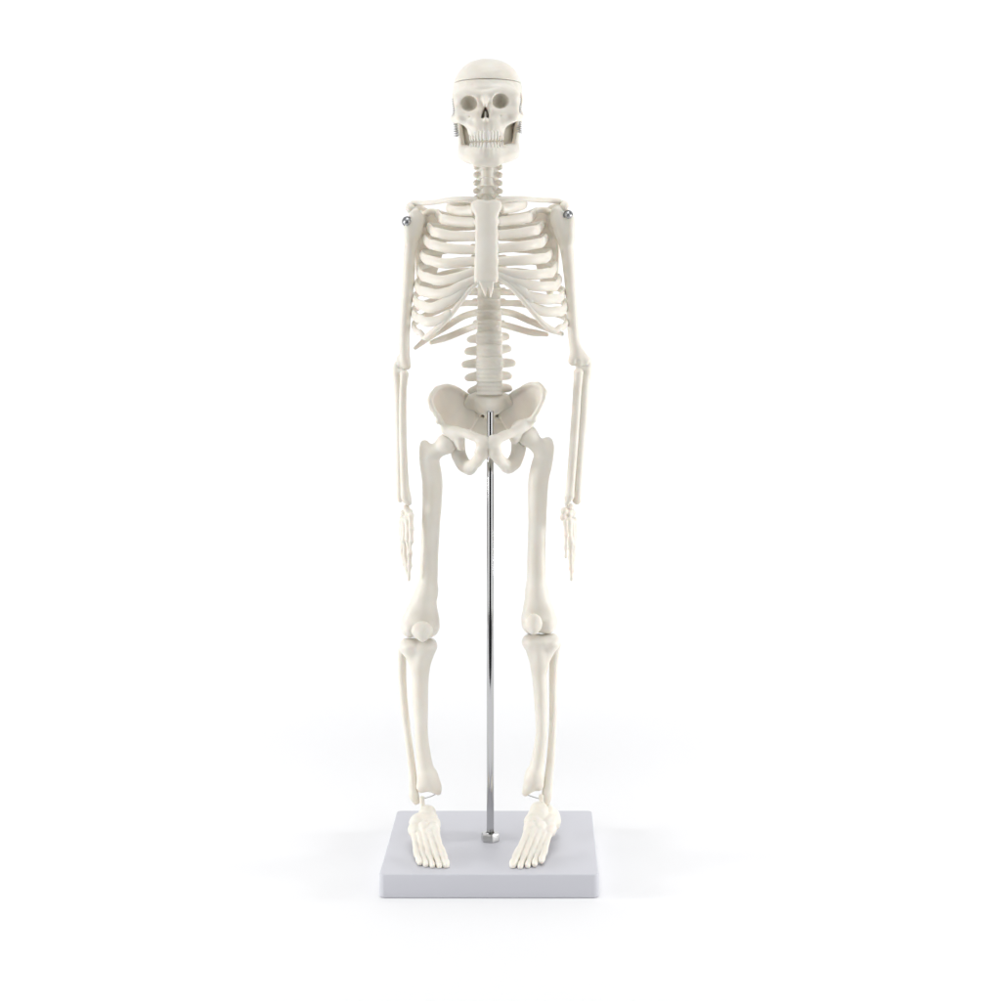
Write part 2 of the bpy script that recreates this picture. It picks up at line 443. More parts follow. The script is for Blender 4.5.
# ---------------------------------------------------------------- spine
verts = []
for i, y in enumerate((150, 158, 166, 174, 182, 190, 197.5)):
    verts.append(('c', i, 487.3, y, (.5, .42, .38, .4, .5, .7, .95)[i]))
for i in range(12):
    verts.append(('t', i, 488.3 + .08 * i, 206 + 10.9 * i, (1.15, 1.4, 1.6, 1.75, 1.85, 1.9, 1.9, 1.85, 1.75, 1.6, 1.45, 1.25)[i]))
LTIPS = [((467.2, 339.6), (509.5, 337)), ((464.6, 351.6), (511.2, 349)), ((461.8, 364.7), (515.5, 363.3)), ((465, 377.8), (511.8, 376.2)), ((468, 391), (512, 388.5))]
for i in range(5):
    verts.append(('l', i, 489.3, 338.3 + 12.5 * i, (1.05, .9, .8, .78, .8)[i]))
for kind, i, cx, cy, Y in verts:
    s = Shape(.048); c = P(cx, cy, Y)
    if kind == 'c': rx, ry, hh = .40, .34, .218
    elif kind == 't': rx, ry, hh = .5 + .019 * i, .42 + .01 * i, .302 + (.045 if i == 11 else 0)
    else: rx, ry, hh = .73, .52, .35
    rx *= 1 + .03 * math.sin(i * 2.3 + len(kind + str(i)) + 1); ry *= 1 + .03 * math.cos(i * 1.7)
    def body(x, y, z, c=c, rx=rx, ry=ry, hh=hh, kind=kind):
        zz = (z - c[2]) / hh
        g = 1 - .05 * (1 - zz * zz) + (.03 * np.cos(zz * PI * 3.0 + .4 * i) if kind != 'c' else 0)
        d1 = (np.sqrt(((x - c[0]) / rx) ** 2 + ((y - c[1]) / ry) ** 2) - g) * min(rx, ry)
        return smax(d1, np.abs(z - c[2]) - hh, .025)
    s.add(body, c - (rx, ry, hh), c + (rx, ry, hh), .05)
    if kind == 'c':
        s.chain(((cx - 2.5, cy, Y, 2.6), (cx - 9, cy, Y + .1, 2.5), (cx - 11.6, cy + 1.0, Y - .05, 2.5)), .06)
        s.chain(((cx + 2.5, cy, Y, 2.6), (cx + 9, cy, Y + .1, 2.5), (cx + 13, cy + 1.2, Y - .05, 2.5)), .06)
        s.chain(((cx + 6.5, cy - 4, Y + .15, 4), (cx + 7, cy + 4, Y + .1, 4)), .06); s.chain(((cx - 6, cy - 4, Y + .15, 3.8), (cx - 6.5, cy + 4, Y + .1, 3.8)), .06)
        s.chain(((cx, cy, Y + .3, 3.5), (cx, cy + 4, Y + 1.1, 2)), .1)
    elif kind == 't':
        s.chain(((cx - 6, cy - 1, Y + .35, 3.6), (cx - 17 + .3 * i, cy - 3, Y + .95, 2.6)), .08)
        s.chain(((cx + 6, cy - 1, Y + .35, 3.6), (cx + 17 - .3 * i, cy - 3, Y + .95, 2.6)), .08)
        s.chain(((cx, cy, Y + .4, 4), (cx, cy + 9, Y + 1.55, 2)), .1)
    else:
        (lx, ly), (qx, qy) = LTIPS[i]
        s.chain(((cx - 8, cy - .5, Y + .35, 5), (lx + 5, ly - .4, Y + .5, 3.6), (lx + 2, ly, Y + .5, 2.3)), .08, sc=(1, .8, 1))
        s.chain(((cx + 8, cy - .5, Y + .35, 5), (qx - 5, qy - .4, Y + .5, 3.7), (qx - 2.4, qy, Y + .5, 2.6)), .08, sc=(1, .8, 1))
        s.chain(((cx, cy, Y + .5, 5), (cx, cy + 3, Y + 1.5, 3)), .1, sc=(.6, 1, 1))
    s.build('vertebra', BONE, SK)

# ---------------------------------------------------------------- ribs, sternum, collar bones
SPY = lambda i: 206 + 10.9 * i
SPD = (1.15, 1.4, 1.6, 1.75, 1.85, 1.9, 1.9, 1.85, 1.75, 1.6, 1.45, 1.25)
# front parts of each rib: bend at the side, then forward (px, py, depth)
LEFT = [
    [(448, 207, .4), (456, 211, -.9), (473, 210.5, -1.9)],
    [(441, 218.5, .1), (455, 221.5, -1.35), (474.5, 222.5, -2.1)],
    [(433, 231.5, -.1), (450, 235.5, -1.7), (475, 236.5, -2.25)],
    [(429, 243.5, -.3), (450, 248.5, -2.0), (476, 250, -2.4)],
    [(425.5, 259, -.4), (445, 263.5, -2.15), (476, 261, -2.55)],
    [(422.5, 276, -.5), (440, 280.5, -2.15), (457, 277.5, -2.6), (477, 270.5, -2.65)],
    [(420, 290.5, -.5), (437, 294, -2.1), (450, 291.5, -2.55), (463, 284.5, -2.7), (477.5, 278, -2.7)],
    [(418, 304, -.5), (430, 308, -1.95), (442, 304, -2.4), (455, 297.5, -2.6), (466, 286.5, -2.65)],
    [(417, 318, -.5), (427, 322, -1.75), (440, 319.5, -2.2), (450, 313, -2.4)],
    [(416.5, 331.5, -.4), (424, 337.5, -1.4), (433, 331.5, -1.85), (445, 321, -2.25), (457, 306.5, -2.5), (467, 293, -2.65), (478.5, 281, -2.7)],
]
RIGHT = [
    [(525, 203.5, .4), (517, 207, -.9), (502.5, 208.5, -1.9)],
    [(531, 217, .1), (518, 219.5, -1.35), (499, 221.5, -2.1)],
    [(538, 229.5, -.1), (520, 233, -1.7), (498.5, 235, -2.25)],
    [(542, 242.5, -.3), (523, 246, -2.0), (498.5, 248.5, -2.4)],
    [(547, 257.5, -.4), (526, 260, -2.15), (498.5, 261.5, -2.55)],
    [(552, 272.5, -.5), (537, 274.5, -2.15), (518, 274.5, -2.6), (498.5, 271, -2.65)],
    [(556, 286, -.5), (540, 286.5, -2.1), (526, 284.5, -2.5), (512, 280, -2.65), (498, 275, -2.7)],
    [(559.5, 298.5, -.5), (545, 299.5, -1.95), (530, 296.5, -2.4), (517, 288, -2.6), (509, 282, -2.65)],
    [(562, 311, -.5), (549, 312, -1.75), (536, 309, -2.2), (525, 301, -2.45)],
    [(564, 326.5, -.4), (556, 330.5, -1.4), (546, 326, -1.8), (535.5, 315, -2.2), (524, 301, -2.5), (511, 287, -2.65), (498, 277.5, -2.7)],
]
OUT = (6, 7, 7, 6, 5, 5, 5, 5, 5, 3)     # how far the flank bulges beyond the front bend (px)
for side, tab in ((-1, LEFT), (1, RIGHT)):
    for i, fr in enumerate(tab):
        sx = 488.5 + side * (10.5 if i else 9); sy = SPY(i) - 1; sd = SPD[i] + .35
        bx, by, bd = fr[0]
        lat = bx + side * (1.5 if i == 0 else OUT[i] * .6)
        back = 488.5 + side * abs(bx - 488.5) * .62
        if i == 0:
            pts = [P(sx, sy, sd), P(back, sy - 1, 1.7)] + [P(*q) for q in fr]
        else:
            ly = by - (5.5 if i < 5 else 8.5)
            pts = [P(sx, sy, sd), P(488.5 + side * abs(bx - 488.5) * .45, sy + .8, sd + .7), P(back + side * 8, sy + (ly - sy) * .35 + 1, 2.35), P(lat, ly, .95)] + [P(*q) for q in fr]
        if i:
                k = len(fr)
                nb = P(bx + side * -4.5, by + (fr[1][1] - by) * .3, -1.25 if i > 1 else -.8)
                pts.insert(len(pts) - k + 1, nb)
        path = spline(pts, 72)
        t = np.linspace(0, 1, 72)
        if i == 0:   wid = .20 + .10 * t
        elif i == 9: wid = .17 + .05 * np.sin(PI * np.clip(t * 1.6, 0, 1)) - .04 * np.clip((t - .6) / .4, 0, 1)
        else:        wid = .18 + .105 * np.clip((t - .38) / .2, 0, 1) - (.06 if i > 5 else .02) * np.clip((t - .85) / .15, 0, 1)
        thk = .12 + .035 * np.clip((t - .4) / .3, 0, 1)
        tube('rib', path, wid, thk, BONE, SK, 16, wob=.02)
# floating ribs
tube('rib', spline([P(478, 312, 1.8), P(462, 317, 2.5), P(444, 328, 2.5), P(428, 338, 1.6), P(415.5, 348, .5)], 48), np.concatenate([np.full(38, .2), np.linspace(.2, .1, 10)]), .12, BONE, SK)
tube('rib', spline([P(478, 325, 1.7), P(465, 330, 2.3), P(448, 337, 2.4), P(431, 342.5, 2.0)], 40), np.concatenate([np.full(30, .2), np.linspace(.2, .13, 10)]), .12, BONE, SK)
tube('rib', spline([P(499, 311, 1.8), P(514, 314, 2.5), P(530, 321, 2.5), P(547, 328, 1.7), P(562, 334, .6)], 48), np.concatenate([np.full(38, .2), np.linspace(.2, .12, 10)]), .12, BONE, SK)
tube('rib', spline([P(499, 323.5, 1.7), P(512, 327, 2.3), P(530, 332, 2.4), P(547, 334.5, 2.0)], 40), np.concatenate([np.full(30, .2), np.linspace(.2, .13, 10)]), .12, BONE, SK)

# webs of cartilage that tie the lower ribs to the costal margin
for pts in ([(464, 283, -2.66, 3.2), (457, 291, -2.6, 3.2), (450, 300, -2.5, 2.8)],
            [(509, 279, -2.66, 3.4), (516, 284, -2.6, 4), (524, 292, -2.52, 3.6), (530, 300, -2.4, 3)], [(515, 276.5, -2.6, 3), (522, 284, -2.55, 3.4)]):
    s = Shape(.05); s.chain(pts, .08, sc=(1, .6, 1)); s.build('costal_cartilage', BONE, SK)

s = Shape(.05)
ST = lambda x, z: -2.25 - .85 * np.clip((38.0 - z) / 5.2, 0, 1.3) + .16 * ((x + .13) / .7) ** 2
s.plate([(470.6, 203.5), (473, 200.5), (479, 199.4), (487, 200.8), (494, 199.4), (499.5, 200.5), (501.6, 203.5), (501.0, 208), (498.6, 213), (497.2, 218), (497.8, 222), (497.0, 228), (497.8, 235), (497.2, 242), (497.9, 248.5), (497.5, 255), (498.2, 261.5), (497.8, 268), (498.4, 276), (497.2, 282.3),
         (475.3, 282.3), (474.6, 276), (475.2, 268), (474.8, 261), (475.5, 255), (475.2, 249), (475.8, 242), (475.2, 235), (476, 228), (475.3, 222), (475.8, 218), (474.4, 213), (471.2, 208)], ST, .2, .14, .05, 'u', -2.6)
s.noise = (.012, .8)

s.chain(((476, 222, -2.3, 2.2), (497, 221.5, -2.3, 2.2)), .1)
STERNUM = s.build('sternum', BONE, SK)
s = Shape(.035)
s.plate([(479, 281), (493.5, 281), (493.0, 288), (490.6, 297.6), (489.6, 291), (487.4, 287.5), (486.4, 291), (485.6, 296), (482.4, 289.5)], lambda x, z: -3.12 + 0 * x, .1, .07, .05, 'u', -3.1)
s.build('xiphoid', BONE, STERNUM)

tube('collarbone', spline([P(475.5, 200.5, -1.95), P(466, 199.3, -1.95), P(450, 199.8, -1.5), P(434, 202.3, -.5), P(421, 203.2, .25), P(413, 203, .45)], 44),
     np.interp(np.linspace(0, 1, 44), (0, .12, .4, .8, 1), (.2, .165, .15, .14, .16)), .16, BONE, SK)
tube('collarbone', spline([P(498, 200.3, -1.95), P(507, 199.2, -1.95), P(523, 198.8, -1.5), P(538, 200.0, -.5), P(551, 200.4, .25), P(559.5, 201.4, .45)], 44),
     np.interp(np.linspace(0, 1, 44), (0, .12, .4, .8, 1), (.2, .165, .15, .14, .16)), .16, BONE, SK)

# ---------------------------------------------------------------- shoulder blades
def shoulder_blade(side, dy):
    X = (lambda q: q) if side < 0 else (lambda q: 974.6 - q)
    s = Shape(.055)
    x0 = P(X(418), 250, 1.5)[0]; x1 = P(X(452), 250, 3.2)[0]
    YS = lambda x, z: 1.35 + 2.1 * np.clip((x - x0) / (x1 - x0), -.3, 1.2) - .28 * np.sin(PI * np.clip((x - x0) / (x1 - x0), 0, 1)) + 0 * z
    pl = [(420, 214), (429, 211.5), (438, 209), (445, 213), (449, 222), (446, 240), (440, 260), (434, 283), (426, 297), (420.5, 290), (417.8, 272), (417, 255), (417, 240), (418.5, 228)]
    s.plate([(X(a), b_ + dy) for a, b_ in pl], YS, .1, .06, .08, 'u', 2.2)
    s.chain([(X(a), b_ + dy, d, r) for a, b_, d, r in ((419, 230, 1.4, 3.4), (417.2, 255, 1.35, 2.4), (418.5, 275, 1.4, 2.2), (424, 294, 1.7, 2.6))], .15)   # lateral border
    s.chain([(X(a), b_ + dy, d, r) for a, b_, d, r in ((448, 224, 3.4, 2), (434, 216, 3.0, 2.6), (421, 209, 2.0, 3.2), (412, 206.5, .9, 4.4), (410.5, 208.5, .35, 4.6))], .15)     # spine and acromion
    s.chain([(X(a), b_ + dy, d, r) for a, b_, d, r in ((424, 217, 1.5, 3.6), (428, 212.5, 1.0, 3), (434, 211.5, .75, 2.6), (438, 213, .6, 2.2))], .15)           # coracoid
    s.ell(P(X(421.5), 222 + dy, 1.2), (.28, .5, .55), .2)
    s.build('shoulder_blade', BONE, SK)
shoulder_blade(-1, 0); shoulder_blade(1, -1.5)

# ---------------------------------------------------------------- arms
def long_bone(name, chains, h=.055, balls=(), cuts=(), k=.12, noise=.004, parent=None):
    s = Shape(h); s.noise = (noise, .7)
    for c in chains: s.chain(c, k)
    for c, r in balls: s.ell(c, r, .15)
    for c, r in cuts: s.ell(c, r, .08, 's')
    return s.build(name, BONE, parent or SK)
long_bone('humerus', [((415, 213.5, .35, 5.8), (416, 221.5, .4, 7.6), (413.4, 234, .4, 6.9), (410, 250, .4, 5.8), (408.4, 280, .4, 5.6), (406, 308, .4, 5.3), (404.4, 338, .4, 5), (404.6, 356, .4, 4.9), (404.6, 365, .4, 4.2)),
                      ((409, 223, .2, 4.8), (409.5, 240, .3, 5)), ((400, 358, .5, 3), (399.6, 365, .5, 3.8)), ((406, 360, .4, 3.6), (407.2, 366, .3, 3.4))])
long_bone('humerus', [((557.5, 211.5, .35, 5.8), (558.4, 219, .4, 7.8), (562.3, 233, .4, 7.2), (567, 250, .4, 6.4), (570.3, 285, .4, 5.1), (572.3, 318, .4, 5.1), (574, 340, .4, 5.3), (577, 354, .4, 5.8), (579, 362, .4, 5)),
                      ((569.5, 219, .2, 5), (568.5, 240, .3, 5.8)), ((575, 350, .4, 4), (572.8, 361, .3, 4.4)), ((578, 350, .4, 4.5), (585, 361, .5, 5))], cuts=[(P(577.6, 361, -.05), (.13, .25, .15))])
long_bone('ulna', [((397.0, 364.5, .5, 2.8), (396.6, 370, .5, 3.6), (397.0, 377, .5, 4.0), (398.2, 388, .4, 4.0), (399.0, 418, .2, 3.8), (399.7, 460, -.1, 3.5), (400.0, 490, -.3, 3.5), (400.4, 499, -.35, 3.1)), ((397, 372, .5, 3), (402.5, 371, .35, 2.6))], .045)
long_bone('radius', [((404.2, 374.5, .2, 4.2), (403.8, 381, .15, 3.5), (402.9, 392, .1, 3.3), (402.6, 420, -.05, 3.5), (403.6, 460, -.4, 3.5), (404.8, 486, -.6, 4), (406, 497, -.7, 4.7), (408.3, 502.5, -.7, 3.0))], .045)
long_bone('ulna', [((587.5, 360, .7, 3.4), (586.6, 371, .6, 5), (584.5, 383, .5, 5), (582.8, 418, .2, 4.7), (579.6, 457, -.1, 4.1), (577.5, 490, -.3, 4.1), (577.0, 500, -.35, 4.2)), ((586, 370, .5, 4), (579, 368, .4, 3))], .045)
long_bone('radius', [((578.4, 373, .2, 4.7), (578, 380, .15, 4.2), (577.2, 392, .1, 3.9), (575.6, 418, -.05, 4), (572.8, 457, -.4, 4), (570.3, 486, -.6, 4.1), (569.5, 496, -.7, 4.5)), ((568.5, 496, -.7, 3.2), (567.2, 503, -.7, 2.5))], .045)

def hand(carpals, metas, fingers, thumb):
    G = 1.24
    metas = [[(*q[:3], q[3] * 1.36) for q in m] for m in metas]; fingers = [[(*q[:3], q[3] * G) for q in f] for f in fingers]; thumb = [(*q[:3], q[3] * G) for q in thumb]
    s = Shape(.034); s.noise = (.01, 2.2)
    for c in carpals: s.ell(P(*c[:3]), (c[3] * PX * 1.12, c[3] * PX * 1.3, c[3] * PX * 1.12), .1)
    for m in metas: s.chain(m, .035)
    hnd = s.build('hand', BONE, SK)
    for f in fingers + [thumb]:
        g = Shape(.03)
        for (a, b_) in zip(f, f[1:]):
            mid = tuple((np.array(a) + np.array(b_)) / 2); mid = (*mid[:3], min(a[3], b_[3]) * .78)
            g.chain((a, mid, b_), .03)
        g.build('thumb' if f is thumb else 'finger', BONE, hnd)
hand([(406, 508, -.6, 2.6), (404.3, 513, -.3, 3.2), (408.8, 512.5, -.7, 3.4), (403.5, 519, .1, 3.2), (408, 519.5, -.6, 3.8), (411, 515.5, -1.0, 2.4)],
     [((407.5, 520, -.8, 2.6), (408, 529, -.95, 2.0), (408.2, 539, -1.05, 2.5)), ((404.6, 520, -.4, 2.6), (405, 530, -.4, 2.0), (404.6, 540, -.45, 2.5)),
      ((404, 520, .1, 2.4), (402.8, 529, .15, 1.9), (402.6, 538, .15, 2.3)), ((402.5, 519, .5, 2.2), (401.6, 527, .6, 1.7), (401.9, 535, .7, 2.1))],
     [[(408.4, 541, -1.05, 2.3), (409.6, 553.5, -1.05, 2.0), (409.6, 566, -1.0, 1.7), (409, 577, -.95, 1.0)],
      [(405, 542, -.45, 2.3), (405.2, 555, -.45, 2.0), (407, 568, -.45, 1.7), (408.8, 579.5, -.4, 1.0)],
      [(402.8, 540, .15, 2.1), (402.6, 552, .15, 1.9), (404.6, 564, .15, 1.6), (407.2, 574, .15, .9)],
      [(402, 537, .7, 1.9), (401.8, 546, .7, 1.6), (403.2, 555, .7, 1.4), (405, 562, .7, .8)]],
     [(410.6, 517, -1.2, 2.2), (411.3, 529, -1.45, 2.0), (411.3, 541, -1.55, 1.8), (410, 552, -1.5, .9)])
hand([(569.5, 507.5, -.5, 3.6), (564, 511, -.9, 2.9), (563.2, 517.5, -1.0, 2.8), (568.5, 514, -.6, 3.6), (572, 513, -.2, 3.2), (568.8, 521, -.7, 3.8), (572.6, 521, 0, 3.2)],
     [((568.6, 522, -.9, 2.9), (569.0, 533, -1.0, 2.2), (570.4, 544, -1.05, 2.6)), ((571, 522, -.4, 2.9), (571.8, 533, -.4, 2.2), (572.3, 545, -.45, 2.6)),
      ((572.5, 521, .1, 2.6), (573.6, 531, .15, 2.0), (573.5, 542, .15, 2.4)), ((573.4, 520, .5, 2.4), (574.4, 528, .6, 1.8), (574, 538, .7, 2.1))],
     [[(570.4, 546, -1.05, 2.4), (570.6, 557, -1.05, 1.9), (571, 568, -1.0, 1.6), (571.3, 577, -.95, 1.0)],
      [(572.3, 547, -.45, 2.4), (572.2, 559, -.45, 1.9), (571.8, 570, -.45, 1.6), (571.4, 579.5, -.4, 1.0)],
      [(573.5, 544, .15, 2.1), (573.2, 555, .15, 1.8), (572.4, 566, .15, 1.5), (571.8, 575, .15, .9)],
      [(574, 540, .7, 1.9), (573.8, 548, .7, 1.6), (573.2, 556, .7, 1.3), (572.4, 562, .7, .8)]],
     [(565.5, 522, -1.2, 2.0), (566.3, 535, -1.5, 1.6), (565.8, 547, -1.6, 1.4), (565.9, 557, -1.6, .9)])

# shoulder screws
for (px, py, r) in ((407, 221.6, .235), (568.2, 215.0, .215)):
    c = P(px, py, -.02)
    o = lathe('shoulder_screw', [(.08, .7), (.09, .12), (r * 1.25, .12), (r * 1.28, .06), (r, .05), (r, -.02), (r * .93, -.09), (r * .7, -.15), (r * .4, -.185), (.02, -.2)], c, (.05 if px < 480 else -.05, 1, .05), SCREWM, SK)
    edge_split_auto(o, 50)

# ---------------------------------------------------------------- pelvis
def hip(side):
    s = Shape(.055); s.noise = (.03, .75)
    if side < 0:
        poly = [(466, 396), (458, 389.6), (451, 386), (443.6, 385), (437, 388), (432.5, 393), (430.5, 399), (431.5, 407), (435, 414.5), (439, 419), (441.5, 425), (445, 432), (452, 437), (462, 434), (471, 430), (478, 419), (477, 401)]
        crest = [(466, 396, 1.55, 3), (458, 390.5, 1.2, 2.6), (450, 387, .6, 2.5), (443.6, 386.5, 0, 2.6), (437, 389, -.55, 2.6), (432.5, 394, -.9, 2.7), (431.2, 400, -1.1, 2.6), (433, 408, -1.1, 2.6), (436.5, 414, -1.0, 2.6), (441, 421.5, -.7, 2.6), (445, 429, -.55, 4)]
        xa, xb = P(474, 400, 1.4)[0], P(431, 400, -1)[0]
        ac = (453.5, 437, .1); head = (446.6, 443.6, -.15)
        ramus = [(450, 431, -.5, 5), (461, 432, -.95, 4.4), (474, 436.5, -1.4, 4.2), (486, 443, -1.65, 5)]
        body = [(482.5, 442, -1.6, 6.2), (482.2, 452, -1.5, 5.6)]
        isch = [(457, 441, .2, 7.4), (458.8, 454, .35, 7), (463.6, 464.5, .2, 7), (469.5, 467.6, -.1, 6)]
        inf = [(481.3, 453, -1.5, 5.6), (476.8, 461.5, -1.0, 5.2), (469.5, 467.6, -.1, 6)]
        rim = [(447, 430.5, -.5, 4), (454, 433, -.7, 4), (459.5, 438.5, -.75, 4), (460.5, 446, -.5, 4.4)]
        hole = (470, 449.5); bumps = ((430.3, 400, -1.1, 2.6), (438.5, 421.5, -.75, 3), (463.5, 393.5, 1.2, 2.2))
    else:
        poly = [(508, 398), (512, 395.5), (518, 390), (525, 385.5), (532, 383.2), (537.5, 383.2), (542, 386.5), (544.6, 391), (543.8, 398), (542, 404), (538, 411), (534, 418), (531, 426), (523, 432), (513, 433), (504, 428), (498, 417), (499, 399)]
        crest = [(507, 397.5, 1.55, 3), (513, 394.5, 1.25, 2.5), (519, 390, .9, 2.4), (526, 386, .5, 2.4), (532.5, 384.4, 0, 2.4), (538, 384.6, -.5, 2.5), (542.5, 388, -.85, 2.6), (543.8, 393, -1.05, 2.7), (542.3, 401, -1.1, 2.6), (539, 408, -1.05, 2.6), (534.5, 415, -.8, 2.6), (530, 423, -.55, 4)]
        xa, xb = P(502, 400, 1.4)[0], P(543, 400, -1)[0]
        ac = (520.5, 431, .1); head = (527.6, 435.6, -.15)
        ramus = [(525, 427, -.5, 5), (514, 431.5, -.95, 4.4), (502, 437, -1.4, 4.4), (490.5, 443, -1.65, 5)]
        body = [(493.5, 442, -1.6, 6.2), (494.2, 452, -1.5, 5.6)]
        isch = [(518.8, 438, .2, 7.4), (518, 453, .35, 7), (512.8, 463.8, .2, 7), (508, 466.6, -.1, 6)]
        inf = [(495.6, 453, -1.5, 5.6), (500.6, 460.6, -1.0, 5.4), (508, 466.6, -.1, 6)]
        rim = [(527.5, 422.5, -.5, 4), (521, 425.5, -.7, 4), (515.5, 431, -.75, 4), (514.5, 439, -.5, 4.4)]
        hole = (506.4, 449); bumps = ((544.8, 391.5, -1.0, 2.6), (533.6, 419.5, -.7, 3), (530, 424, -.6, 3), (514.5, 393, 1.2, 2))
    def YS(x, z):
        t = np.clip((x - xa) / (xb - xa), -.1, 1.1)
        return 1.45 - 2.4 * t + .72 * np.sin(PI * np.clip(t, 0, 1)) + 0 * z
    s.plate(poly, YS, .12, .07, .1, 'u', .3)
    s.chain([(a, b_, d, r * .78) for a, b_, d, r in crest], .2)
    s.ell(P(*ac), (.55, .8, .6), .25)
    s.chain(ramus, .15); s.chain(body, .15, sc=(1, .8, 1)); s.chain(isch, .2); s.chain(inf, .2, sc=(1, .9, 1))
    s.chain(rim, .25)
    for q in bumps: s.ell(P(*q[:3]), (q[3] * PX,) * 3, .12)
    s.ball(P(*head), .63, .04, 's')
    s.ell(P(hole[0], hole[1], -1.0), (.27, 1.2, .46), .06, 's')
    return s.build('hip_bone', BONE, SK)
hip(-1); hip(1)
s = Shape(.055); s.noise = (.01, 1.2)
s.plate([(469, 396), (478, 393.5), (499, 393.5), (508, 396), (513, 404), (512, 420), (509, 430), (500, 440), (494, 446), (489, 450), (484, 446), (477, 440), (467, 430), (464, 420), (464, 404)],
        lambda x, z: 1.35 + .75 * np.sin(np.clip((26.6 - z) / 3.0, -.2, 1.15) * PI * .75) + .25 * ((x + .1) / 1.2) ** 2 * np.clip((z - 24.2) / 2, 0, 1) * -1, .32, .2, .1, 'u', 1.4)
s.ell(P(489, 400, 1.1), (.80, .58, .5), .5, p=2.4)
s.ell(P(489.5, 409, 1.05), (.5, .85, .5), .6)
s.chain(((489, 402, 1.25, 6), (467, 404, 1.75, 5)), .4); s.chain(((489, 402, 1.25, 6), (510, 403, 1.75, 5)), .4)
for q in (482.5, 497):
    for yy in (416.5,): s.ell(P(q, yy, .95), (.17, 1.1, .15), .05, 's')
s.build('sacrum', BONE, SK)

# ---------------------------------------------------------------- legs
def femur(side):
    s = Shape(.06); s.noise = (.004, .5)
    if side < 0:
        s.ball(P(446.6, 443.6, -.15), .57, .1)
        s.chain(((446.5, 443.8, -.15, 7), (433, 453.5, 0, 8)), .2)
        s.chain(((424.6, 444.5, .15, 4.2), (426.5, 451, .1, 7), (429.5, 463, .05, 9.5), (432.2, 480, -.05, 9.8), (432.2, 500, -.2, 9.4), (431, 523, -.35, 8.7), (429.4, 555, -.45, 8.5), (428.8, 575, -.45, 8.6), (426.6, 592, -.4, 10)), .2)
        s.chain(((427, 590, -.4, 9.5), (425, 606, -.4, 11.5), (430, 619, -.35, 9)), .25)
        s.chain(((426, 592, -.4, 9), (417, 610, -.4, 10), (410.5, 622, -.3, 9)), .25)
        s.ell(P(410.6, 627, -.2), (.53, .85, .55), .15); s.ell(P(420, 627, -.1), (.5, .7, .45), .2); s.ell(P(430, 626, -.2), (.52, .85, .6), .15)
        s.ell(P(421, 622, -.6), (.5, .45, .5), .3)
    else:
        s.ball(P(527.6, 435.6, -.15), .57, .1)
        s.chain(((527.8, 436, -.15, 7), (541, 449, 0, 8)), .2)
        s.chain(((547.5, 442.5, .15, 5.2), (546.5, 449, .1, 7.4), (542.5, 462, .05, 9.8), (538.6, 480, -.05, 9.9), (537.6, 500, -.2, 9.4), (537.2, 523, -.35, 8.6), (536.4, 555, -.45, 8.7), (536.2, 575, -.45, 9), (536.6, 592, -.4, 10)), .2)
        s.chain(((536.5, 590, -.4, 9.5), (534.5, 606, -.4, 10.5), (530.8, 617, -.35, 9)), .25)
        s.chain(((537, 592, -.4, 9), (543, 609, -.4, 10), (547.5, 620, -.3, 9)), .25)
        s.ell(P(547.4, 622.5, -.2), (.52, .85, .6), .15); s.ell(P(539.5, 623.5, -.1), (.5, .7, .48), .2); s.ell(P(530.6, 622.5, -.2), (.5, .85, .6), .15)
        s.ell(P(538, 619, -.6), (.5, .45, .5), .3)
    s.build('femur', BONE, SK)
femur(-1); femur(1)
s = Shape(.045); s.noise = (.008, 1.2); s.ell(P(422.2, 630.5, -1.14), (.58, .27, .5), .05); s.chain(((422, 633, -1.16, 4), (423, 638.5, -1.14, 2.6)), .25); s.build('kneecap', BONE, SK)
s = Shape(.045); s.noise = (.008, 1.2); s.ell(P(533.8, 623.5, -1.14), (.45, .27, .52), .05); s.chain(((533.6, 627, -1.16, 4), (533.4, 631, -1.14, 2.6)), .25); s.build('kneecap', BONE, SK)

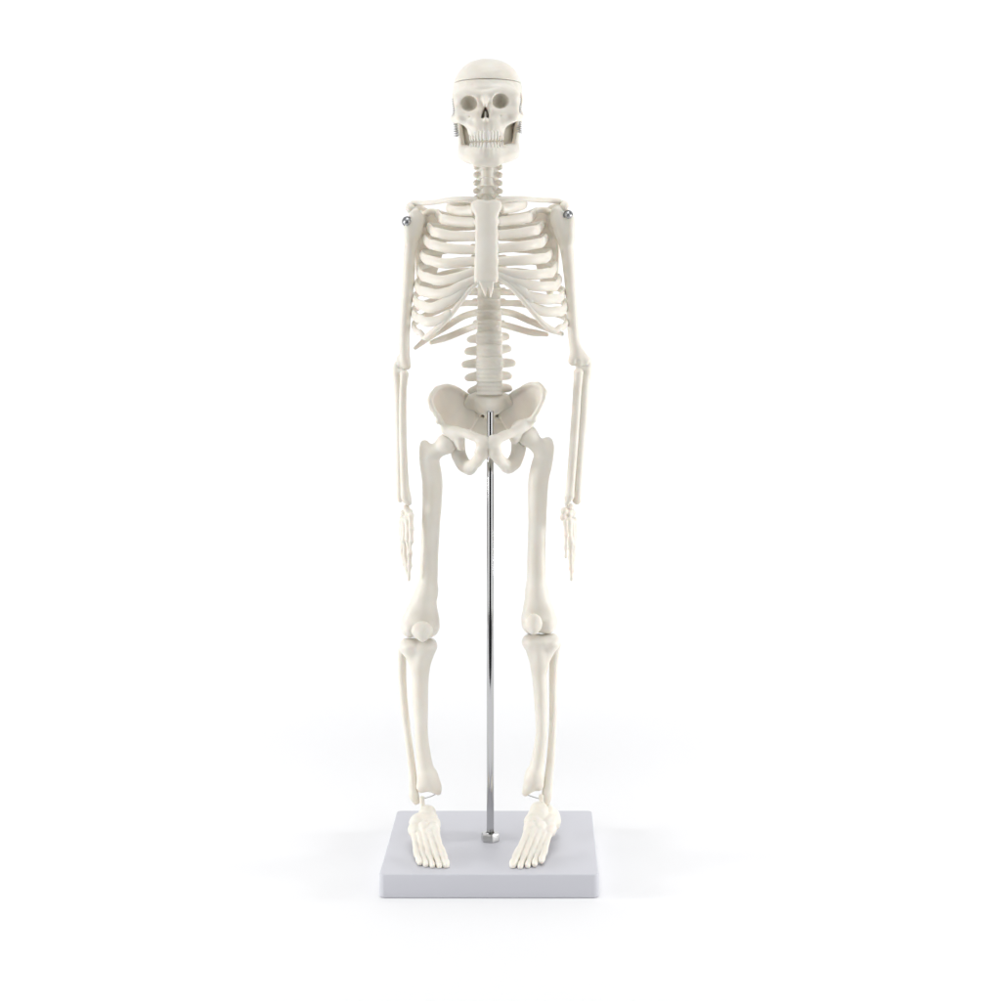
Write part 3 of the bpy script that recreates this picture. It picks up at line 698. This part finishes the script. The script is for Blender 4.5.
def tibia(side):
    s = Shape(.058); s.noise = (.004, .6)
    if side < 0:
        s.ell(P(409.5, 645.5, -.3), (.55, .75, .42), .1); s.ell(P(426.8, 645.5, -.3), (.55, .75, .42), .2); s.ell(P(418.5, 647, -.3), (.75, .7, .42), .2)
        s.chain(((426, 648, -.3, 9.5), (421.5, 664, -.35, 8.8), (420.3, 682, -.4, 7.8), (420.4, 700, -.4, 7.3), (421, 722, -.4, 6.4), (421.6, 738, -.4, 6.2), (424.5, 762, -.4, 7.2), (427.5, 780, -.4, 9)), .2)
        s.chain(((410, 648, -.3, 8), (418.5, 666, -.35, 7)), .3)
        s.chain(((427, 776, -.4, 8.5), (423, 786, -.35, 6.5)), .2); s.chain(((428, 776, -.4, 8.5), (434, 786, -.45, 7), (438, 791.5, -.5, 3.2)), .2)
        s.chain(((422.5, 650, -.72, 3), (421, 664, -.66, 2)), .4)
        s.ell(P(428, 797.5, -.4), (.55, 1.2, .36), .08, 's')
        top = P(0, 639, -.3)[2]; a = P(418, 639, -.3); sl = 0
    else:
        s.ell(P(532, 641.5, -.3), (.55, .75, .42), .1); s.ell(P(550.5, 641.5, -.3), (.55, .75, .42), .2); s.ell(P(541, 643, -.3), (.75, .7, .42), .2)
        s.chain(((534, 644, -.3, 9.5), (538, 662, -.35, 8), (539.6, 682, -.4, 6.8), (540.6, 700, -.4, 6.2), (541.4, 722, -.4, 5.6), (541, 738, -.4, 5.5), (537.8, 760, -.4, 6.4), (534.6, 778, -.4, 8.4)), .2)
        s.chain(((549, 644, -.3, 8), (541, 664, -.35, 6.6)), .3)
        s.chain(((534.5, 776, -.4, 8), (538, 785, -.35, 5.5)), .2); s.chain(((534, 776, -.4, 8), (529, 787, -.45, 6), (525.6, 792.5, -.5, 3.4)), .2)
        s.chain(((538, 646, -.72, 3), (539, 660, -.66, 2)), .4)
        s.ell(P(535.4, 797.5, -.4), (.48, 1.2, .36), .08, 's')
        top = P(0, 634.3, -.3)[2]
    s.clip(lambda x, y, z: z - top + 0 * x + .06 * y)
    s.build('tibia', BONE, SK)
tibia(-1); tibia(1)
long_bone('fibula', [((402.5, 648, .1, 4.6), (401.8, 660, .1, 4), (402.9, 688, .1, 3.6), (406.3, 724, .1, 3.4), (411.5, 764, 0, 3.4), (413.2, 785, -.1, 4.0), (414, 795, -.2, 4.6), (416.2, 801, -.2, 3.4))], .045)
long_bone('fibula', [((556, 644, .1, 5), (554.4, 656, .1, 4.2), (553.2, 676, .1, 3.8), (552.8, 724, .1, 3.4), (550.3, 764, 0, 3.8), (548, 785, -.1, 4.4), (546.6, 796, -.2, 4.8), (546.2, 801, -.2, 4))], .045)

# ---------------------------------------------------------------- feet
def foot(bodies, rays):
    rays = [[(*q[:3], q[3] * 1.07) for q in r] for r in rays]
    s = Shape(.042); s.noise = (.022, 1.5)
    for c, r in bodies: s.ell(P(*c), tuple(1.1 * q for q in r), .05)
    for a, b_, c_, d in rays:
        m = tuple((np.array(a) + np.array(b_)) / 2); m = (*m[:3], min(a[3], b_[3]) * .82)
        s.chain((a, m, b_), .03)
    s.clip(lambda x, y, z: BASE_T + .015 - z + 0 * x + 0 * y)
    f = s.build('foot', BONE, SK)
    for a, b_, c_, d in rays:
        g = Shape(.034)
        b2 = (b_[0] + (c_[0] - b_[0]) * .15, b_[1] + (c_[1] - b_[1]) * .15, b_[2] + (c_[2] - b_[2]) * .15, b_[3] * .95)
        m = tuple((np.array(b2) + np.array(c_)) / 2); m = (*m[:3], min(b2[3], c_[3]) * .85)
        g.chain((b2, m, c_, d), .03)
        g.clip(lambda x, y, z: BASE_T + .015 - z + 0 * x + 0 * y)
        g.build('toe', BONE, f)
foot([((427.3, 812.5, -.75), (.42, .55, .34)), ((427, 819, -1.1), (.55, .6, .4)), ((424, 826.5, .55), (.5, .85, .55)),
      ((419.5, 822, -1.2), (.5, .6, .4)), ((430.5, 824.5, -1.5), (.5, .45, .4)), ((416.5, 829.5, -1.8), (.42, .55, .36)), ((424.5, 829.5, -2.0), (.36, .42, .4)), ((432.5, 830.5, -2.1), (.36, .4, .38))],
     [((434.5, 832, -2.35, 4.2), (443, 856, -3.7, 3.8), (445.3, 863, -4.35, 3.6), (446, 866.0, -4.75, 2.6)),
      ((428.8, 831, -2.35, 3.6), (436.5, 857, -3.8, 3.0), (438.8, 864, -4.5, 2.7), (439.6, 866.5, -4.85, 2.0)),
      ((424, 831, -2.3, 3.4), (429.5, 857.5, -3.8, 2.9), (432, 864.2, -4.5, 2.6), (432.6, 866.2, -4.8, 2.0)),
      ((419, 831.5, -2.2, 3.3), (423, 856, -3.65, 2.9), (425.2, 862.8, -4.35, 2.6), (426, 865, -4.65, 2.0)),
      ((414.3, 832, -2.1, 3.3), (416.8, 853.5, -3.45, 3.0), (419, 860.3, -4.1, 2.6), (420, 862.8, -4.45, 2.0))])
foot([((539, 809.5, -.75), (.45, .55, .36)), ((538.5, 816, -1.1), (.55, .6, .4)), ((550.5, 820, .55), (.52, .85, .6)), ((547.5, 812, -.1), (.4, .5, .36)),
      ((547, 822, -1.2), (.5, .6, .42)), ((534, 821.5, -1.5), (.5, .45, .42)), ((548.5, 829.5, -1.8), (.4, .55, .36)), ((539.5, 828, -2.0), (.36, .42, .4)), ((530.8, 828.5, -2.1), (.36, .4, .38))],
     [((529, 831, -2.35, 4.2), (517, 856, -3.75, 3.9), (513.8, 863, -4.4, 3.7), (513, 866.2, -4.8, 2.6)),
      ((534.3, 830, -2.35, 3.6), (524, 857.5, -3.85, 3.1), (521, 864.4, -4.55, 2.8), (520.3, 867, -4.95, 2.1)),
      ((539.5, 830.5, -2.3, 3.5), (531, 857, -3.8, 3.0), (528.2, 864, -4.5, 2.7), (527.6, 866.2, -4.85, 2.0)),
      ((544.5, 831, -2.2, 3.4), (537.7, 855, -3.65, 3.0), (535.2, 862, -4.35, 2.7), (534.6, 864.4, -4.7, 2.0)),
      ((549.5, 831.5, -2.1, 3.4), (544, 852, -3.45, 3.1), (542, 858.5, -4.1, 2.7), (541.3, 861.2, -4.45, 2.0))])
# wires and pegs of the ankles
tube('ankle_wire', spline([P(423, 798.8, -.45), P(431, 796.4, -.5), P(438, 793, -.5)], 10), .028, .028, STEEL, SK, 8)
tube('ankle_wire', spline([P(526.5, 794.6, -.5), P(534, 797.2, -.5), P(541.5, 799.3, -.45)], 10), .028, .028, STEEL, SK, 8)
for x, y in ((422.3, 803.5), (541.5, 801.5)):
    s = Shape(.035); s.chain(((x - .3, y - 5, -.5, 2.2), (x, y, -.55, 2.0), (x + .6, y + 6, -.6, 2.8)), .04); s.build('ankle_peg', BONE, SK)

# ================================================================== THE STAND
STAND = empty('display_stand', (0, 0, 0), 'light grey square base plate with polished steel rod and hex nut under the skeleton', 'stand')
bm = bmesh.new()
HW, HT, R = 5.85, BASE_T, .30
ox = P(489.0, 877, -5.85)[0]
def outline(inset):
    r = max(R - inset, .05); h = HW - inset; pts = []
    for qx, qy, a0 in ((1, 1, 0), (-1, 1, 90), (-1, -1, 180), (1, -1, 270)):
        for k in range(9):
            a = math.radians(a0 + k * 90 / 8)
            pts.append((ox + qx * (h - r) + r * math.cos(a), qy * (h - r) + r * math.sin(a)))
    return pts
prof = [(0.08, 0.0), (.02, .03), (0, .08)] + [(.0, HT - .08)] + [(.08 * (1 - math.cos(a)), HT - .08 + .08 * math.sin(a)) for a in np.radians((22, 45, 67, 90))] + [(.6, HT)]
rings = [[bm.verts.new((x, y, z)) for x, y in outline(i)] for i, z in prof]
for a, b_ in zip(rings, rings[1:]):
    for k in range(len(a)):
        bm.faces.new((a[k], a[(k + 1) % len(a)], b_[(k + 1) % len(a)], b_[k]))
bm.faces.new(rings[-1]); bm.faces.new(rings[0][::-1])
co = [tuple(v.co) for v in bm.verts]; bm.verts.index_update()
fs = [tuple(v.index for v in f.verts) for f in bm.faces]; bm.free()
base = link_mesh('base_plate', co, fs, BASEM, STAND); edge_split_auto(base, 50)
RODT = P(490.3, 411, 0)[2]
rod = lathe('rod', [(.19, BASE_T + .02), (.205, BASE_T + .05), (.205, RODT - .05), (.18, RODT)], (0, 0, 0), (0, 0, 1), CHROME, STAND, 64); edge_split_auto(rod, 60)
# hexagonal nut with a chamfered crown
co = []; fs = []
nut_r, z0 = .47, BASE_T + .004
levels = [(.24, 0), (.47, 0), (.50, .03), (.50, .36), (.465, .45), (.24, .47)]
N = 60
for r, z in levels:
    for k in range(N):
        a = 2 * PI * k / N + .25
        hx = .93 / math.cos((a - .25 + PI / 6) % (PI / 3) - PI / 6) if r > .3 else 1
        rr = min(r * hx, r * 1.04 + .012)
        co.append((rr * math.cos(a), rr * math.sin(a), z0 + z))
for i in range(len(levels) - 1):
    for k in range(N):
        a = i * N + k; b_ = i * N + (k + 1) % N
        fs.append((a, b_, b_ + N, a + N))
for k in range(N):
    a = (len(levels) - 1) * N + k; b_ = (len(levels) - 1) * N + (k + 1) % N
    fs.append((a, b_, (k + 1) % N, k))
nut = link_mesh('nut', co, fs, STEEL, STAND); edge_split_auto(nut, 25)

# ================================================================== SETTING
bm = bmesh.new()
prof = [(-28, 0)] + [(60 + 0, 0)] + [(60 + 70 * math.sin(a), 70 - 70 * math.cos(a)) for a in np.radians(np.linspace(4, 90, 22))] + [(130, 260)]
co = []; fs = []
for y, z in prof:
    for x in (-230, 230): co.append((x, y, z))
for i in range(len(prof) - 1): fs.append((2 * i, 2 * i + 1, 2 * i + 3, 2 * i + 2))
bd = link_mesh('backdrop', co, fs, PAPER); bd['kind'] = 'structure'

# ------------------------------------------------------------------ light
def area(name, loc, target, sx, sy, power, col=(1, 1, 1)):
    L = bpy.data.lights.new(name, 'AREA'); L.shape = 'RECTANGLE'; L.size = sx; L.size_y = sy; L.energy = power; L.color = col
    o = bpy.data.objects.new(name, L); COL.objects.link(o); o.location = loc
    o.rotation_euler = (Vector(target) - Vector(loc)).to_track_quat('-Z', 'Y').to_euler()
    return o
area('softbox_right', (1.0, .02, .25), (0, 0, .12), .18, .36, 5.2)
area('softbox_left', (-1.0, -.10, .25), (0, 0, .12), .18, .36, 5.2)
area('softbox_front_right', (.9, -.85, .40), (0, 0, .24), .66, .9, 2.7)
area('softbox_front_left', (-.9, -.85, .40), (0, 0, .24), .66, .9, 2.7)
area('softbox_key', (0, -2.0, 2.9), (0, 0, .2), 1.9, 1.3, 27)
area('softbox_top', (0, .1, 2.8), (0, .1, 0), 1.3, 1.3, 27)
area('wall_light_right', (1.05, .35, .45), (1.0, 1.35, .40), .9, .7, 5)
area('wall_light_left', (-1.1, .35, .45), (-1.05, 1.35, .40), .9, .7, 5)

w = bpy.data.worlds.new('World'); scene.world = w; w.use_nodes = True
nt = w.node_tree; bg = nt.nodes['Background']
tc = nt.nodes.new('ShaderNodeTexCoord'); sep = nt.nodes.new('ShaderNodeSeparateXYZ')
rp = nt.nodes.new('ShaderNodeValToRGB'); mr = nt.nodes.new('ShaderNodeMapRange')
mr.inputs[1].default_value = -1; mr.inputs[2].default_value = 1
cr = rp.color_ramp
cr.elements[0].position = .10; cr.elements[0].color = (.03, .03, .03, 1)
cr.elements[1].position = .13; cr.elements[1].color = (.85, .86, .88, 1)
for p, c in ((.42, (.85, .86, .88)), (.52, (.08, .08, .082))):
    e = cr.elements.new(p); e.color = (*c, 1)
nt.links.new(tc.outputs['Generated'], sep.inputs[0]); nt.links.new(sep.outputs['Y'], mr.inputs[0]); nt.links.new(mr.outputs[0], rp.inputs[0]); nt.links.new(rp.outputs[0], bg.inputs[0])
bg.inputs[1].default_value = .5

# ------------------------------------------------------------------ camera
cam = bpy.data.cameras.new('camera'); co_ = bpy.data.objects.new('camera', cam); COL.objects.link(co_)
co_.location = Vector((CX, -D0, CZ)) * CM; co_.rotation_euler = (PI / 2, 0, 0)
cam.sensor_width = 36; cam.lens = F / 1001 * 36
cam.shift_x = -(HX - 500.5) / 1001; cam.shift_y = -(500.5 - HY) / 1001
cam.clip_start = .02; cam.clip_end = 50
scene.camera = co_
vs = scene.view_settings
vs.view_transform = 'Standard'; vs.look = 'None'; vs.exposure = 0; vs.gamma = 1; vs.use_curve_mapping = False
print('script seconds', time.time() - T0)
